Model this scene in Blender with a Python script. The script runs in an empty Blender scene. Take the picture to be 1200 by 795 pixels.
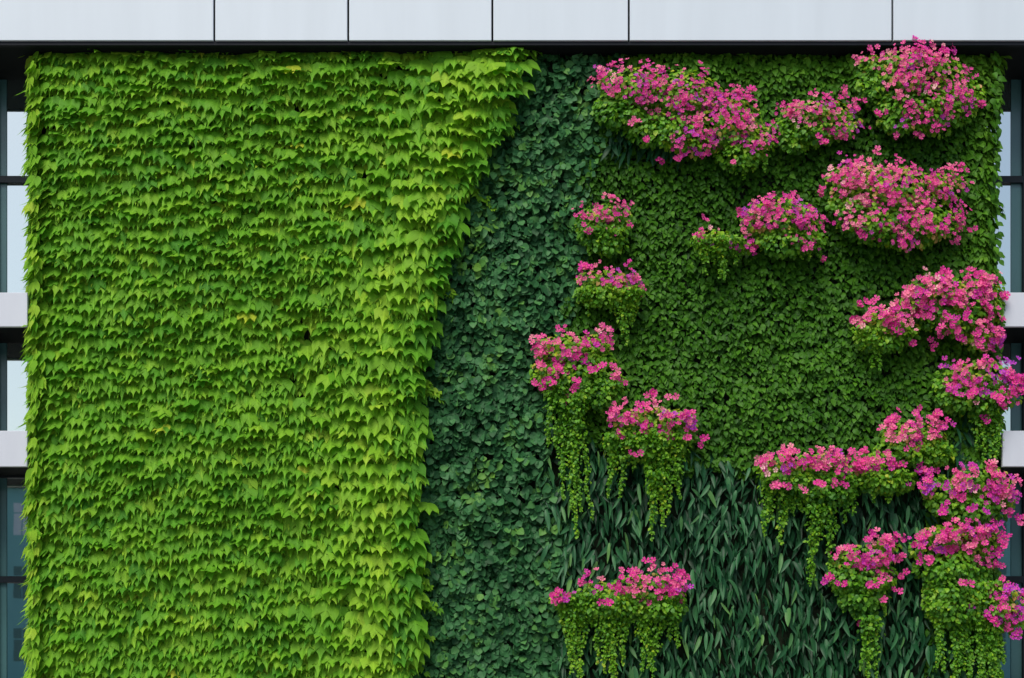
import bpy, math
import numpy as np

R = np.random.RandomState(7)
scene = bpy.context.scene
COL = scene.collection

# ------------------------------------------------------------------ camera, sky, sun, exposure
CAM_D = 20.0            # metres from the lens to the face of the planted wall (Y = 0)
FPX = 1600.0            # focal length in photo pixels (photo 1200 wide), eye level on photo row 795
cam_d = bpy.data.cameras.new("camera")
cam = bpy.data.objects.new("camera", cam_d)
COL.objects.link(cam)
cam.location = (0, -CAM_D, 0)
cam.rotation_euler = (math.radians(90), 0, 0)
cam_d.sensor_width = 36
cam_d.lens = 48
cam_d.shift_y = 0.33125
cam_d.clip_end = 2000
scene.camera = cam

SUN_EL, SUN_AZ = 55.0, 205.0           # azimuth measured clockwise from +Y
world = bpy.data.worlds.new("World")
scene.world = world
world.use_nodes = True
wn = world.node_tree.nodes
wl = world.node_tree.links
bg = wn["Background"]
sky = wn.new("ShaderNodeTexSky")
sky.sky_type = 'NISHITA'
sky.sun_disc = False
sky.sun_elevation = math.radians(SUN_EL)
sky.sun_rotation = math.radians(SUN_AZ)
sky.air_density = 1.0
sky.dust_density = 2.5
sky.ozone_density = 1.0
wl.new(sky.outputs[0], bg.inputs[0])
bg.inputs[1].default_value = 0.11
sun_d = bpy.data.lights.new("sun", 'SUN')
sun_d.energy = 2.3
sun_d.angle = math.radians(34)
sun_d.color = (1.0, 0.95, 0.86)
sun = bpy.data.objects.new("sun", sun_d)
COL.objects.link(sun)
sun.rotation_euler = (math.radians(90 - SUN_EL), 0, math.radians(180 - SUN_AZ))
scene.view_settings.view_transform = 'Standard'
scene.view_settings.look = 'None'
scene.view_settings.gamma = 1.0
scene.view_settings.use_curve_mapping = False
scene.view_settings.exposure = 0.52
scene.cycles.max_bounces = 8
scene.cycles.use_denoising = True


def P(px, py, Y=0.0):
    """Point at depth Y that lies on photo pixel (px, py)."""
    d = CAM_D + Y
    return np.array([(px - 600.0) / FPX * d, Y, (795.0 - py) / FPX * d])


def PA(px, py, Y):
    px, py, Y = np.broadcast_arrays(np.asarray(px, float), np.asarray(py, float), np.asarray(Y, float))
    d = CAM_D + Y
    return np.stack([(px - 600.0) / FPX * d, Y, (795.0 - py) / FPX * d], 1)


MPP = CAM_D / FPX       # metres per photo pixel on the wall face
GROUND_Z = -1.6


# ------------------------------------------------------------------ helpers: tags, boxes
def tag(o, label=None, cat=None, group=None, kind=None):
    if label: o['label'] = label
    if cat: o['category'] = cat
    if group: o['group'] = group
    if kind: o['kind'] = kind
    return o


def empty(name, loc):
    o = bpy.data.objects.new(name, None)
    o.location = [float(v) for v in loc]
    o.empty_display_size = 0.2
    COL.objects.link(o)
    return o


def link_mesh(name, me, mat, parent=None):
    o = bpy.data.objects.new(name, me)
    COL.objects.link(o)
    if mat: me.materials.append(mat)
    if parent is not None:
        o.parent = parent
        o.matrix_parent_inverse = world_of(parent).inverted()
    return o


def world_of(o):
    """World matrix of a parent: things are unrotated Empties, parts keep the world's axes."""
    from mathutils import Matrix
    return Matrix.Translation(o.location) if o.parent is None else Matrix.Identity(4)


class Boxes:
    def __init__(self):
        self.v, self.f = [], []

    def box(self, x0, x1, y0, y1, z0, z1, bev=0.0):
        b = len(self.v)
        if bev <= 0:
            for x in (x0, x1):
                for y in (y0, y1):
                    for z in (z0, z1):
                        self.v.append((x, y, z))
            for q in ((0, 1, 3, 2), (4, 6, 7, 5), (0, 4, 5, 1), (2, 3, 7, 6), (0, 2, 6, 4), (1, 5, 7, 3)):
                self.f.append([b + i for i in q])
            return self
        # chamfered front (-Y) edges
        pts = [(x0, y1, z0), (x1, y1, z0), (x1, y1, z1), (x0, y1, z1),
               (x0, y0 + bev, z0), (x1, y0 + bev, z0), (x1, y0 + bev, z1), (x0, y0 + bev, z1),
               (x0 + bev, y0, z0 + bev), (x1 - bev, y0, z0 + bev), (x1 - bev, y0, z1 - bev), (x0 + bev, y0, z1 - bev)]
        self.v += pts
        fs = [(3, 2, 1, 0), (8, 9, 10, 11)]
        for i in range(4):
            j = (i + 1) % 4
            fs.append((i, j, 4 + j, 4 + i))
            fs.append((4 + i, 4 + j, 8 + j, 8 + i))
        self.f += [[b + i for i in q] for q in fs]
        return self

    def build(self, name, mat, parent=None):
        me = bpy.data.meshes.new(name)
        me.from_pydata([tuple(map(float, p)) for p in self.v], [], self.f)
        me.update()
        return link_mesh(name, me, mat, parent)


def fbm_v(x, y, seed):
    """Smooth 2-D value noise, about 0..1, feature size 1."""
    rs = np.random.RandomState(seed)
    tab = rs.rand(64, 64)
    x = np.asarray(x, float) + 100.0
    y = np.asarray(y, float) + 100.0
    xi, yi = np.floor(x).astype(int), np.floor(y).astype(int)
    fx, fy = x - xi, y - yi
    fx = fx * fx * (3 - 2 * fx)
    fy = fy * fy * (3 - 2 * fy)
    a = tab[xi % 64, yi % 64]
    b = tab[(xi + 1) % 64, yi % 64]
    c = tab[xi % 64, (yi + 1) % 64]
    d = tab[(xi + 1) % 64, (yi + 1) % 64]
    return (a * (1 - fx) + b * fx) * (1 - fy) + (c * (1 - fx) + d * fx) * fy


# ------------------------------------------------------------------ materials
def new_mat(name):
    m = bpy.data.materials.new(name)
    m.use_nodes = True
    n = m.node_tree.nodes
    n.clear()
    out = n.new("ShaderNodeOutputMaterial")
    return m, n, m.node_tree.links, out


def lin(c):
    return tuple(((v / 255.0) / 12.92 if v <= 10 else ((v / 255.0 + 0.055) / 1.055) ** 2.4) for v in c) + (1.0,)


def plain(name, col, rough=0.5, spec=0.5, metal=0.0, var=0.06, nscale=3.0, bump=0.0, stretch=(1, 1, 1)):
    m, n, l, out = new_mat(name)
    b = n.new("ShaderNodeBsdfPrincipled")
    tc = n.new("ShaderNodeTexCoord")
    mp = n.new("ShaderNodeMapping")
    mp.inputs['Scale'].default_value = stretch
    l.new(tc.outputs['Object'], mp.inputs[0])
    no = n.new("ShaderNodeTexNoise")
    no.inputs['Scale'].default_value = nscale
    no.inputs['Detail'].default_value = 6
    l.new(mp.outputs[0], no.inputs['Vector'])
    mx = n.new("ShaderNodeMix")
    mx.data_type = 'RGBA'
    mx.inputs[6].default_value = tuple(max(0, v * (1 - var)) for v in col[:3]) + (1,)
    mx.inputs[7].default_value = tuple(min(1, v * (1 + var)) for v in col[:3]) + (1,)
    l.new(no.outputs[0], mx.inputs[0])
    l.new(mx.outputs[2], b.inputs['Base Color'])
    b.inputs['Roughness'].default_value = rough
    b.inputs['Specular IOR Level'].default_value = spec
    b.inputs['Metallic'].default_value = metal
    if bump > 0:
        bp = n.new("ShaderNodeBump")
        bp.inputs['Strength'].default_value = bump
        bp.inputs['Distance'].default_value = 0.02
        l.new(no.outputs[0], bp.inputs['Height'])
        l.new(bp.outputs[0], b.inputs['Normal'])
    l.new(b.outputs[0], out.inputs[0])
    return m


def leaf_mat(name, cols, trans=0.3, rough=0.45, spec=0.4, patch=0.35, patch_scale=0.55, vein=0.25, tcol=(1.3, 1.35, 0.7)):
    """cols: list of linear RGB, picked per leaf (attribute) and by plant-to-plant patches."""
    m, n, l, out = new_mat(name)
    at = n.new("ShaderNodeAttribute")
    at.attribute_name = "leaf"
    sep = n.new("ShaderNodeSeparateColor")
    l.new(at.outputs['Color'], sep.inputs[0])
    tc = n.new("ShaderNodeTexCoord")
    no = n.new("ShaderNodeTexNoise")
    no.inputs['Scale'].default_value = patch_scale
    no.inputs['Detail'].default_value = 3
    l.new(tc.outputs['Object'], no.inputs['Vector'])

    def math_(op, a, b=None):
        q = n.new("ShaderNodeMath")
        q.operation = op
        for i, v in enumerate((a, b)):
            if v is None: continue
            if isinstance(v, (int, float)): q.inputs[i].default_value = v
            else: l.new(v, q.inputs[i])
        return q.outputs[0]
    nz = math_('MULTIPLY', math_('SUBTRACT', no.outputs[0], 0.5), patch * 2.2)
    pos = math_('ADD', sep.outputs[2], nz)
    cr = n.new("ShaderNodeValToRGB")
    e = cr.color_ramp.elements
    while len(e) < len(cols): e.new(0.5)
    for i, c in enumerate(cols):
        e[i].position = i / (len(cols) - 1)
        e[i].color = tuple(c[:3]) + (1,)
    l.new(pos, cr.inputs[0])
    # midrib and side veins: paler lines that belong to the leaf
    du = math_('ABSOLUTE', math_('SUBTRACT', sep.outputs[0], 0.5))
    mid = math_('LESS_THAN', du, 0.035)
    side = math_('FRACT', math_('MULTIPLY', math_('SUBTRACT', sep.outputs[1], du), 5.0))
    sv = math_('MULTIPLY', math_('LESS_THAN', side, 0.12), 0.6)
    vv = math_('MULTIPLY', math_('MAXIMUM', mid, sv), vein)
    mx = n.new("ShaderNodeMix")
    mx.data_type = 'RGBA'
    l.new(vv, mx.inputs[0])
    l.new(cr.outputs[0], mx.inputs[6])
    br = n.new("ShaderNodeMix")
    br.data_type = 'RGBA'
    br.blend_type = 'MULTIPLY'
    br.inputs[0].default_value = 1.0
    br.inputs[7].default_value = (1.9, 1.7, 1.8, 1)
    l.new(cr.outputs[0], br.inputs[6])
    l.new(br.outputs[2], mx.inputs[7])
    b = n.new("ShaderNodeBsdfPrincipled")
    b.inputs['Roughness'].default_value = rough
    b.inputs['Specular IOR Level'].default_value = spec
    l.new(mx.outputs[2], b.inputs['Base Color'])
    tr = n.new("ShaderNodeBsdfTranslucent")
    tm = n.new("ShaderNodeMix")
    tm.data_type = 'RGBA'
    tm.blend_type = 'MULTIPLY'
    tm.inputs[0].default_value = 1.0
    tm.inputs[7].default_value = tuple(tcol) + (1,)
    l.new(mx.outputs[2], tm.inputs[6])
    l.new(tm.outputs[2], tr.inputs[0])
    ms = n.new("ShaderNodeMixShader")
    ms.inputs[0].default_value = trans
    l.new(b.outputs[0], ms.inputs[1])
    l.new(tr.outputs[0], ms.inputs[2])
    l.new(ms.outputs[0], out.inputs[0])
    return m


def petal_mat(name):
    m, n, l, out = new_mat(name)
    at = n.new("ShaderNodeAttribute")
    at.attribute_name = "leaf"
    sep = n.new("ShaderNodeSeparateColor")
    l.new(at.outputs['Color'], sep.inputs[0])
    cr = n.new("ShaderNodeValToRGB")
    cols = [lin((184, 60, 198)), lin((206, 50, 172)), lin((224, 44, 152)), lin((236, 84, 160)), lin((245, 134, 164)), lin((250, 200, 200))]
    e = cr.color_ramp.elements
    while len(e) < len(cols): e.new(0.5)
    for i, c in enumerate(cols):
        e[i].position = i / (len(cols) - 1)
        e[i].color = c
    l.new(sep.outputs[2], cr.inputs[0])
    # throat: deep magenta ring, pale yellow eye
    c2 = n.new("ShaderNodeValToRGB")
    e = c2.color_ramp.elements
    e[0].position, e[0].color = 0.0, (0, 0, 0, 1)
    e[1].position, e[1].color = 0.45, (1, 1, 1, 1)
    l.new(sep.outputs[1], c2.inputs[0])
    mx = n.new("ShaderNodeMix")
    mx.data_type = 'RGBA'
    mx.inputs[6].default_value = lin((170, 20, 95))
    l.new(c2.outputs[0], mx.inputs[0])
    l.new(cr.outputs[0], mx.inputs[7])
    lt = n.new("ShaderNodeMath")
    lt.operation = 'LESS_THAN'
    lt.inputs[1].default_value = 0.13
    l.new(sep.outputs[1], lt.inputs[0])
    m2 = n.new("ShaderNodeMix")
    m2.data_type = 'RGBA'
    l.new(lt.outputs[0], m2.inputs[0])
    l.new(mx.outputs[2], m2.inputs[6])
    m2.inputs[7].default_value = lin((235, 205, 110))
    rim = n.new("ShaderNodeMapRange")
    rim.inputs[1].default_value, rim.inputs[2].default_value = 0.6, 1.0
    rim.inputs[3].default_value, rim.inputs[4].default_value = 0.0, 0.12
    l.new(sep.outputs[1], rim.inputs[0])
    m3 = n.new("ShaderNodeMix")
    m3.data_type = 'RGBA'
    l.new(rim.outputs[0], m3.inputs[0])
    l.new(m2.outputs[2], m3.inputs[6])
    m3.inputs[7].default_value = lin((250, 190, 214))
    m2 = m3
    b = n.new("ShaderNodeBsdfPrincipled")
    b.inputs['Roughness'].default_value = 0.6
    b.inputs['Specular IOR Level'].default_value = 0.2
    l.new(m2.outputs[2], b.inputs['Base Color'])
    tr = n.new("ShaderNodeBsdfTranslucent")
    l.new(m2.outputs[2], tr.inputs[0])
    ms = n.new("ShaderNodeMixShader")
    ms.inputs[0].default_value = 0.35
    l.new(b.outputs[0], ms.inputs[1])
    l.new(tr.outputs[0], ms.inputs[2])
    l.new(ms.outputs[0], out.inputs[0])
    return m


def glass_mat(name):
    """Tinted, mirror-coated office glazing: reflects what stands opposite over a dark teal body."""
    m, n, l, out = new_mat(name)
    d = n.new("ShaderNodeBsdfDiffuse")
    d.inputs[0].default_value = (0.022, 0.060, 0.062, 1)
    g = n.new("ShaderNodeBsdfGlossy")
    g.inputs[0].default_value = (0.80, 0.86, 0.80, 1)
    g.inputs['Roughness'].default_value = 0.015
    tc = n.new("ShaderNodeTexCoord")
    no = n.new("ShaderNodeTexNoise")
    no.inputs['Scale'].default_value = 0.9
    l.new(tc.outputs['Object'], no.inputs['Vector'])
    bp = n.new("ShaderNodeBump")
    bp.inputs['Strength'].default_value = 0.03
    bp.inputs['Distance'].default_value = 0.02
    l.new(no.outputs[0], bp.inputs['Height'])
    l.new(bp.outputs[0], g.inputs['Normal'])
    ms = n.new("ShaderNodeMixShader")
    ms.inputs[0].default_value = 0.80
    l.new(d.outputs[0], ms.inputs[1])
    l.new(g.outputs[0], ms.inputs[2])
    l.new(ms.outputs[0], out.inputs[0])
    return m


M = {}
M['panel'] = plain('aluminium_panel', (0.53, 0.592, 0.642), 0.38, 0.5, 0, 0.07, 1.6, 0, (2.2, 1, 0.25))
M['spandrel'] = plain('white_spandrel', (0.51, 0.54, 0.59), 0.45, 0.5, 0, 0.08, 1.6, 0, (3.0, 1, 0.5))
M['black'] = plain('black_metal', (0.008, 0.010, 0.014), 0.5, 0.12, 0, 0.2, 4)
M['soffit'] = plain('dark_soffit', (0.008, 0.010, 0.011), 0.7, 0.08, 0, 0.2, 4)
M['frame'] = plain('window_frame_metal', (0.008, 0.012, 0.016), 0.45, 0.15, 0, 0.15, 5)
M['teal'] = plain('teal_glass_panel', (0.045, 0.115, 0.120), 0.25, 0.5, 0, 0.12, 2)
M['tealwall'] = plain('teal_cladding', (0.17, 0.37, 0.38), 0.6, 0.3, 0, 0.15, 0.3)
M['glass'] = glass_mat('mirror_glazing')
M['concrete'] = plain('concrete', (0.30, 0.29, 0.28), 0.85, 0.2, 0, 0.15, 3, 0.2)
M['paving'] = plain('stone_paving', (0.26, 0.25, 0.24), 0.8, 0.3, 0, 0.15, 1.5, 0.2)
M['felt'] = plain('planting_felt', (0.010, 0.016, 0.008), 0.95, 0.1, 0, 0.5, 14, 0.5)
M['bark'] = plain('bark', (0.07, 0.05, 0.03), 0.9, 0.1, 0, 0.3, 12, 0.4)
M['stem'] = plain('green_stem', (0.05, 0.085, 0.02), 0.7, 0.2, 0, 0.3, 12)
M['ivy'] = leaf_mat('bright_ivy_leaf', [(0.062, 0.230, 0.017), (0.108, 0.312, 0.019), (0.174, 0.392, 0.024), (0.252, 0.452, 0.031), (0.340, 0.505, 0.042), (0.40, 0.45, 0.03)],
                    trans=0.40, rough=0.55, spec=0.12, patch=0.13)
M['dark'] = leaf_mat('blue_green_leaf', [(0.010, 0.055, 0.016), (0.022, 0.095, 0.030), (0.048, 0.160, 0.054), (0.070, 0.205, 0.044), (0.130, 0.28, 0.034)],
                     trans=0.18, rough=0.5, spec=0.14, patch=0.28, patch_scale=0.8)
M['small'] = leaf_mat('small_wall_leaf', [(0.015, 0.062, 0.006), (0.026, 0.098, 0.006), (0.044, 0.144, 0.008), (0.068, 0.192, 0.012), (0.115, 0.26, 0.022)],
                      trans=0.2, rough=0.5, spec=0.13, patch=0.25, patch_scale=0.6)
M['strap'] = leaf_mat('strap_leaf', [(0.005, 0.034, 0.011), (0.010, 0.058, 0.021), (0.022, 0.096, 0.036), (0.042, 0.145, 0.052), (0.080, 0.195, 0.045)],
                      trans=0.12, rough=0.40, spec=0.16, patch=0.2, patch_scale=0.8, vein=0.15)
M['lime'] = leaf_mat('trailing_leaf', [(0.032, 0.140, 0.010), (0.070, 0.235, 0.011), (0.130, 0.330, 0.013), (0.220, 0.410, 0.016), (0.360, 0.430, 0.02), (0.52, 0.30, 0.11)],
                     trans=0.32, rough=0.5, spec=0.3, patch=0.25, patch_scale=1.1)
M['treeleaf'] = leaf_mat('street_tree_leaf', [(0.02, 0.06, 0.012), (0.04, 0.10, 0.02), (0.07, 0.14, 0.03)], trans=0.2, patch=0.2)
M['petal'] = petal_mat('pink_petal')


# ------------------------------------------------------------------ leaf templates and scatter
def radial_template(outline, centre, zf, rings=(0.55, 1.0)):
    """A leaf from an outline (x, y), filled by rings round CENTRE; zf(x, y) bends it."""
    o = np.array(outline, float)
    c = np.array(centre, float)
    K = len(o)
    pts = [c[None, :]]
    for r in rings: pts.append(c + (o - c) * r)
    xy = np.concatenate(pts)
    v = np.column_stack([xy, zf(xy[:, 0], xy[:, 1])])
    f = []
    for i in range(K):
        j = (i + 1) % K
        f.append((0, 1 + i, 1 + j))
        for k in range(len(rings) - 1):
            a, b = 1 + k * K, 1 + (k + 1) * K
            f.append((a + i, b + i, b + j))
            f.append((a + i, b + j, a + j))
    w = np.abs(o[:, 0]).max()
    y0, y1 = o[:, 1].min(), o[:, 1].max()
    uv = np.column_stack([0.5 + xy[:, 0] / (2 * w), (xy[:, 1] - y0) / (y1 - y0)])
    return v, np.array(f), uv


def mirror(half):
    """HALF: points down the right side from base to tip; mirrored into a closed outline."""
    return half + [(-x, y) for x, y in reversed(half) if abs(x) > 1e-6]


def ivy_templates():
    out = []
    for k in range(8):
        j = lambda s: R.uniform(-s, s)
        sw, sl, ti = 0.44 + j(0.06), 0.96 + j(0.14), 1.30 + j(0.12)
        half = [(0.0, 0.04), (0.18, -0.04), (0.38, 0.03), (0.52, 0.22), (sw + 0.09, 0.46), (sw + 0.07, 0.68), (sw + 0.01, sl), (sw - 0.06, 0.72), (0.31, 0.60 + j(.03)),
                (0.21, 0.62), (0.12, 0.78), (0.05, 1.02), (0.0, ti)]
        fold, bend = 0.12 + j(0.12), 0.08 + j(0.22)
        ph = R.uniform(0, 6)
        o = mirror(half)
        o = [(x + j(0.02), y + j(0.025)) for x, y in o]
        out.append(radial_template(o, (0, 0.40), lambda x, y: -fold * np.abs(x) + 0.05 + bend * np.clip(y - 0.25, 0, 2) ** 2 + 0.04 * np.sin(5 * y + 4 * x + ph), (0.4, 0.75, 1.0)))
    return out


def round_templates(w=0.42, tip=1.0, n=4, cup=0.15):
    out = []
    for k in range(n):
        j = lambda s: R.uniform(-s, s)
        half = [(0, 0), (w * 0.62, 0.06), (w * 0.98, 0.30 + j(.04)), (w * 0.90, 0.56 + j(.04)), (w * 0.42, 0.84), (0, tip)]
        fold, bend, ph = cup + j(0.1), 0.2 + j(0.2), R.uniform(0, 6)
        o = [(x + j(0.025), y + j(0.02)) for x, y in mirror(half)]
        out.append(radial_template(o, (0, 0.42), lambda x, y: fold * np.abs(x) - bend * np.clip(y - 0.3, 0, 2) ** 2 + 0.04 * np.sin(6 * y + ph)))
    return out


def strap_templates():
    out = []
    for k in range(5):
        n = 8
        bend, w, tw = R.uniform(0.0, 0.35), R.uniform(0.068, 0.098), R.uniform(-0.14, 0.14)
        v, uv, f = [], [], []
        for i in range(n):
            t = i / (n - 1)
            ww = w * math.sin(math.pi * (0.06 + 0.94 * t) ** 0.82) ** 0.85 if t < 1 else 0
            ww = max(ww, 0.004)
            for s in (-1, 0, 1):
                v.append((s * ww + tw * t * t, t, -bend * t * t + (0.10 * ww / w * abs(s) * w * 4) + 0.02 * math.sin(6 * t)))
                uv.append((0.5 + 0.5 * s, t))
        for i in range(n - 1):
            for s in range(2):
                a = i * 3 + s
                f += [(a, a + 1, a + 4), (a, a + 4, a + 3)]
        out.append((np.array(v), np.array(f), np.array(uv)))
    return out


def blossom_templates():
    out = []
    for k in range(6):
        v, uv, f = [(0, 0, 0)], [(0.5, 0.0)], []
        for p in range(5):
            a = p * 2 * math.pi / 5 + R.uniform(-0.15, 0.15)
            L = R.uniform(0.85, 1.08)
            cup = R.uniform(0.15, 0.65)
            hw = R.uniform(0.30, 0.42)
            ca, sa = math.cos(a), math.sin(a)
            b = len(v)
            for (q, s, zz) in ((0.30, -0.16, 0), (0.70, -hw, 0.05), (0.98, -hw * 0.62, -0.04), (0.86, 0, 0.05), (0.98, hw * 0.62, -0.04), (0.70, hw, 0.05), (0.30, 0.16, 0)):
                x, y = q * L, s * L
                v.append((ca * x - sa * y, sa * x + ca * y, cup * q * q * L + zz + R.uniform(-.03, .03)))
                uv.append((p / 5, q))
            for i in range(6): f.append((0, b + i, b + i + 1))
        out.append((np.array(v) * 0.5, np.array(f), np.array(uv)))
    return out


T_IVY = ivy_templates()
T_ROUND = round_templates(0.44, 1.0, 5, 0.10)
T_OVATE = round_templates(0.34, 1.05, 5, 0.22)
T_TINY = round_templates(0.40, 1.0, 4, 0.15)
T_STRAP = strap_templates()
T_BLOSSOM = blossom_templates()


def unit(a):
    return a / np.maximum(np.linalg.norm(a, axis=1, keepdims=True), 1e-9)


class Scatter:
    """Collects many copies of leaf templates into one mesh."""

    def __init__(self):
        self.v, self.f, self.c, self.n = [], [], [], 0

    def add(self, temps, pos, tip, nrm, size, rnd, sx=None):
        N = len(pos)
        if N == 0: return self
        pos, size = np.asarray(pos, float), np.broadcast_to(np.asarray(size, float), (N,))
        nrm = unit(np.asarray(nrm, float))
        tip = np.asarray(tip, float)
        tip = unit(tip - nrm * (tip * nrm).sum(1, keepdims=True))
        X = np.cross(tip, nrm)
        which = R.randint(len(temps), size=N)
        sxx = np.ones(N) if sx is None else sx
        for k, (tv, tf, tuv) in enumerate(temps):
            s = np.nonzero(which == k)[0]
            if not len(s): continue
            n, m = len(s), len(tv)
            w = pos[s][:, None, :] + size[s][:, None, None] * (
                (tv[None, :, 0] * sxx[s][:, None])[:, :, None] * X[s][:, None, :] + tv[None, :, 1, None] * tip[s][:, None, :] + tv[None, :, 2, None] * nrm[s][:, None, :])
            self.v.append(w.reshape(-1, 3))
            off = self.n + (np.arange(n) * m)[:, None, None]
            self.f.append((tf[None] + off).reshape(-1, 3))
            c = np.empty((n, m, 4))
            c[:, :, 0:2] = tuv[None]
            c[:, :, 2] = rnd[s][:, None]
            c[:, :, 3] = 1.0
            self.c.append(c.reshape(-1, 4))
            self.n += n * m
        return self

    def tube(self, pts, r0, r1, sides=5):
        pts = np.asarray(pts, float)
        d = np.gradient(pts, axis=0)
        d = unit(d)
        ref = np.where(np.abs(d[:, 2:3]) > 0.9, np.array([[1.0, 0, 0]]), np.array([[0, 0, 1.0]]))
        a = unit(np.cross(d, ref))
        b = np.cross(d, a)
        n = len(pts)
        rr = np.linspace(r0, r1, n)
        ang = np.arange(sides) * 2 * math.pi / sides
        ring = pts[:, None, :] + rr[:, None, None] * (np.cos(ang)[None, :, None] * a[:, None, :] + np.sin(ang)[None, :, None] * b[:, None, :])
        self.v.append(ring.reshape(-1, 3))
        f = []
        for i in range(n - 1):
            for k in range(sides):
                k2 = (k + 1) % sides
                p, q, s, t = i * sides + k, i * sides + k2, (i + 1) * sides + k2, (i + 1) * sides + k
                f += [(p, q, s), (p, s, t)]
        self.f.append(np.array(f) + self.n)
        c = np.zeros((n * sides, 4))
        c[:] = (0.25, 0.5, 0.25, 1)
        self.c.append(c)
        self.n += n * sides
        return self

    def build(self, name, mat, parent=None):
        v = np.concatenate(self.v).astype(np.float32)
        f = np.concatenate(self.f).astype(np.int32)
        c = np.concatenate(self.c).astype(np.float32)
        me = bpy.data.meshes.new(name)
        me.vertices.add(len(v))
        me.vertices.foreach_set("co", v.ravel())
        me.loops.add(f.size)
        me.loops.foreach_set("vertex_index", f.ravel())
        me.polygons.add(len(f))
        me.polygons.foreach_set("loop_start", np.arange(0, f.size, 3, dtype=np.int32))
        me.polygons.foreach_set("use_smooth", np.ones(len(f), bool))
        a = me.attributes.new("leaf", 'FLOAT_COLOR', 'POINT')
        a.data.foreach_set("color", c.ravel())
        me.update(calc_edges=True)
        me.validate()
        return link_mesh(name, me, mat, parent)


def wall_basis(N, tilt, yaw, roll):
    """Tip and normal of N leaves hanging on a wall that faces -Y. tilt lifts the tip off the wall, yaw turns
    the normal sideways (+ = towards +X), roll swings the tip in the plane of the wall. Radians."""
    tilt, yaw, roll = [np.broadcast_to(np.asarray(v, float), (N,)) for v in (tilt, yaw, roll)]
    out = np.stack([np.sin(yaw), -np.cos(yaw), np.zeros(N)], 1)
    side = np.stack([np.cos(yaw), np.sin(yaw), np.zeros(N)], 1)
    up = np.array([[0, 0, 1.0]])
    down = -np.cos(roll)[:, None] * up + np.sin(roll)[:, None] * side
    tip = down * np.cos(tilt)[:, None] + out * np.sin(tilt)[:, None]
    nrm = out * np.cos(tilt)[:, None] - down * np.sin(tilt)[:, None]
    return tip, nrm


# ================================================================== THE SETTING
g = Boxes()
g.v = [(-120, -160, GROUND_Z), (120, -160, GROUND_Z), (120, 60, GROUND_Z), (-120, 60, GROUND_Z)]
g.f = [[0, 1, 2, 3]]
tag(g.build('ground', M['paving']), kind='structure')

# ------------------------------------------------------------------ the office building
YF, YW = -0.35, 0.82          # face of fascia and spandrels; plane of the glazing
bld = empty('office_building', (0, YW, GROUND_Z))
tag(bld, 'office building with pale panels above dark soffit and teal windows', 'building')
zf = P(0, 47.5, YF)[2]
zt = zf + 2.1
XO = 12.5
seams = [P(x, 0, YF)[0] for x in (251, 408, 577, 737, 1046)]
xs = [-XO, -9.9] + [P(-60, 0, YF)[0] - 0.0] + seams + [P(1255, 0, YF)[0], 10.1, XO]
for a, b in zip(xs[:-1], xs[1:]):
    Boxes().box(a + 0.014, b - 0.014, YF, YF + 0.05, zf, zt, 0.006).build('fascia_panel', M['panel'], bld)
Boxes().box(-XO, XO, YF + 0.14, YF + 0.30, zf - 0.0, zt - 0.02).build('fascia_backing', M['black'], bld)
Boxes().box(-XO - .03, XO + .03, YF - 0.02, YF + 0.40, zt + 0.004, zt + 0.06).build('coping', M['panel'], bld)
# dark drip trim under the panels, then the soffit running back to the glazing
Boxes().box(-XO, XO, YF + 0.03, YF + 0.10, zf - 0.055, zf - 0.004).build('drip_trim', M['black'], bld)
zs = zf - 0.05
Boxes().box(-XO, XO, YF + 0.104, YW + 0.5, zs, zs + 0.045).build('soffit', M['soffit'], bld)
Boxes().box(-XO, XO, YF + 0.31, YW + 7.5, zs + 0.05, zt - 0.05).build('roof', M['concrete'], bld)
Boxes().box(-XO, XO, YW + 0.35, YW + 7.5, GROUND_Z, zs - 0.004).build('wall', M['concrete'], bld)


def zw(py, Y=YW): return P(0, py, Y)[2]


bands = [(zw(80), P(0, 343, YF)[2] - 0.03, [211.5]), (zw(395), P(0, 505, YF)[2] - 0.03, []), (zw(556), GROUND_Z + 0.15, [679.5, 800])]
xl = P(-7.0, 0, YW)[0]
xr = P(1203.5, 0, YW)[0]
wins = [(-12.1, xl - 2.12), (xl - 2.05, xl - 0.035), (xl + 0.035, -6.4), (6.4, xr - 0.035), (xr + 0.035, xr + 2.05), (xr + 2.12, 12.1)]
for (z1, z0, mull) in bands:
    for (a, b) in wins:
        fr = Boxes()
        w = 0.045
        fr.box(a, a + w, YW - 0.05, YW + 0.10, z0, z1)
        fr.box(b - w, b, YW - 0.05, YW + 0.10, z0, z1)
        fr.box(a + w, b - w, YW - 0.05, YW + 0.10, z1 - 0.06, z1)
        fr.box(a + w, b - w, YW - 0.05, YW + 0.10, z0, z0 + 0.05)
        for py in mull: fr.box(a + w, b - w, YW - 0.05, YW + 0.08, zw(py) - 0.05, zw(py) + 0.05)
        f = fr.build('window', M['frame'], bld)
        # narrow opaque teal strip, a mirrored tower put in as colour beside the pane
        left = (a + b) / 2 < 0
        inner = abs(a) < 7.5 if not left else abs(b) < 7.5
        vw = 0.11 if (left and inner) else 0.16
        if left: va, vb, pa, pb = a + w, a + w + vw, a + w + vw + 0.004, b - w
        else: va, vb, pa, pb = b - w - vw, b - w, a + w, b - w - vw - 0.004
        Boxes().box(va, vb, YW + 0.005, YW + 0.03, z0 + 0.05, z1 - 0.06).build('reflection_strip', M['teal'], f)
        Boxes().box(pa, pb, YW + 0.02, YW + 0.05, z0 + 0.05, z1 - 0.06).build('pane', M['glass'], f)
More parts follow.
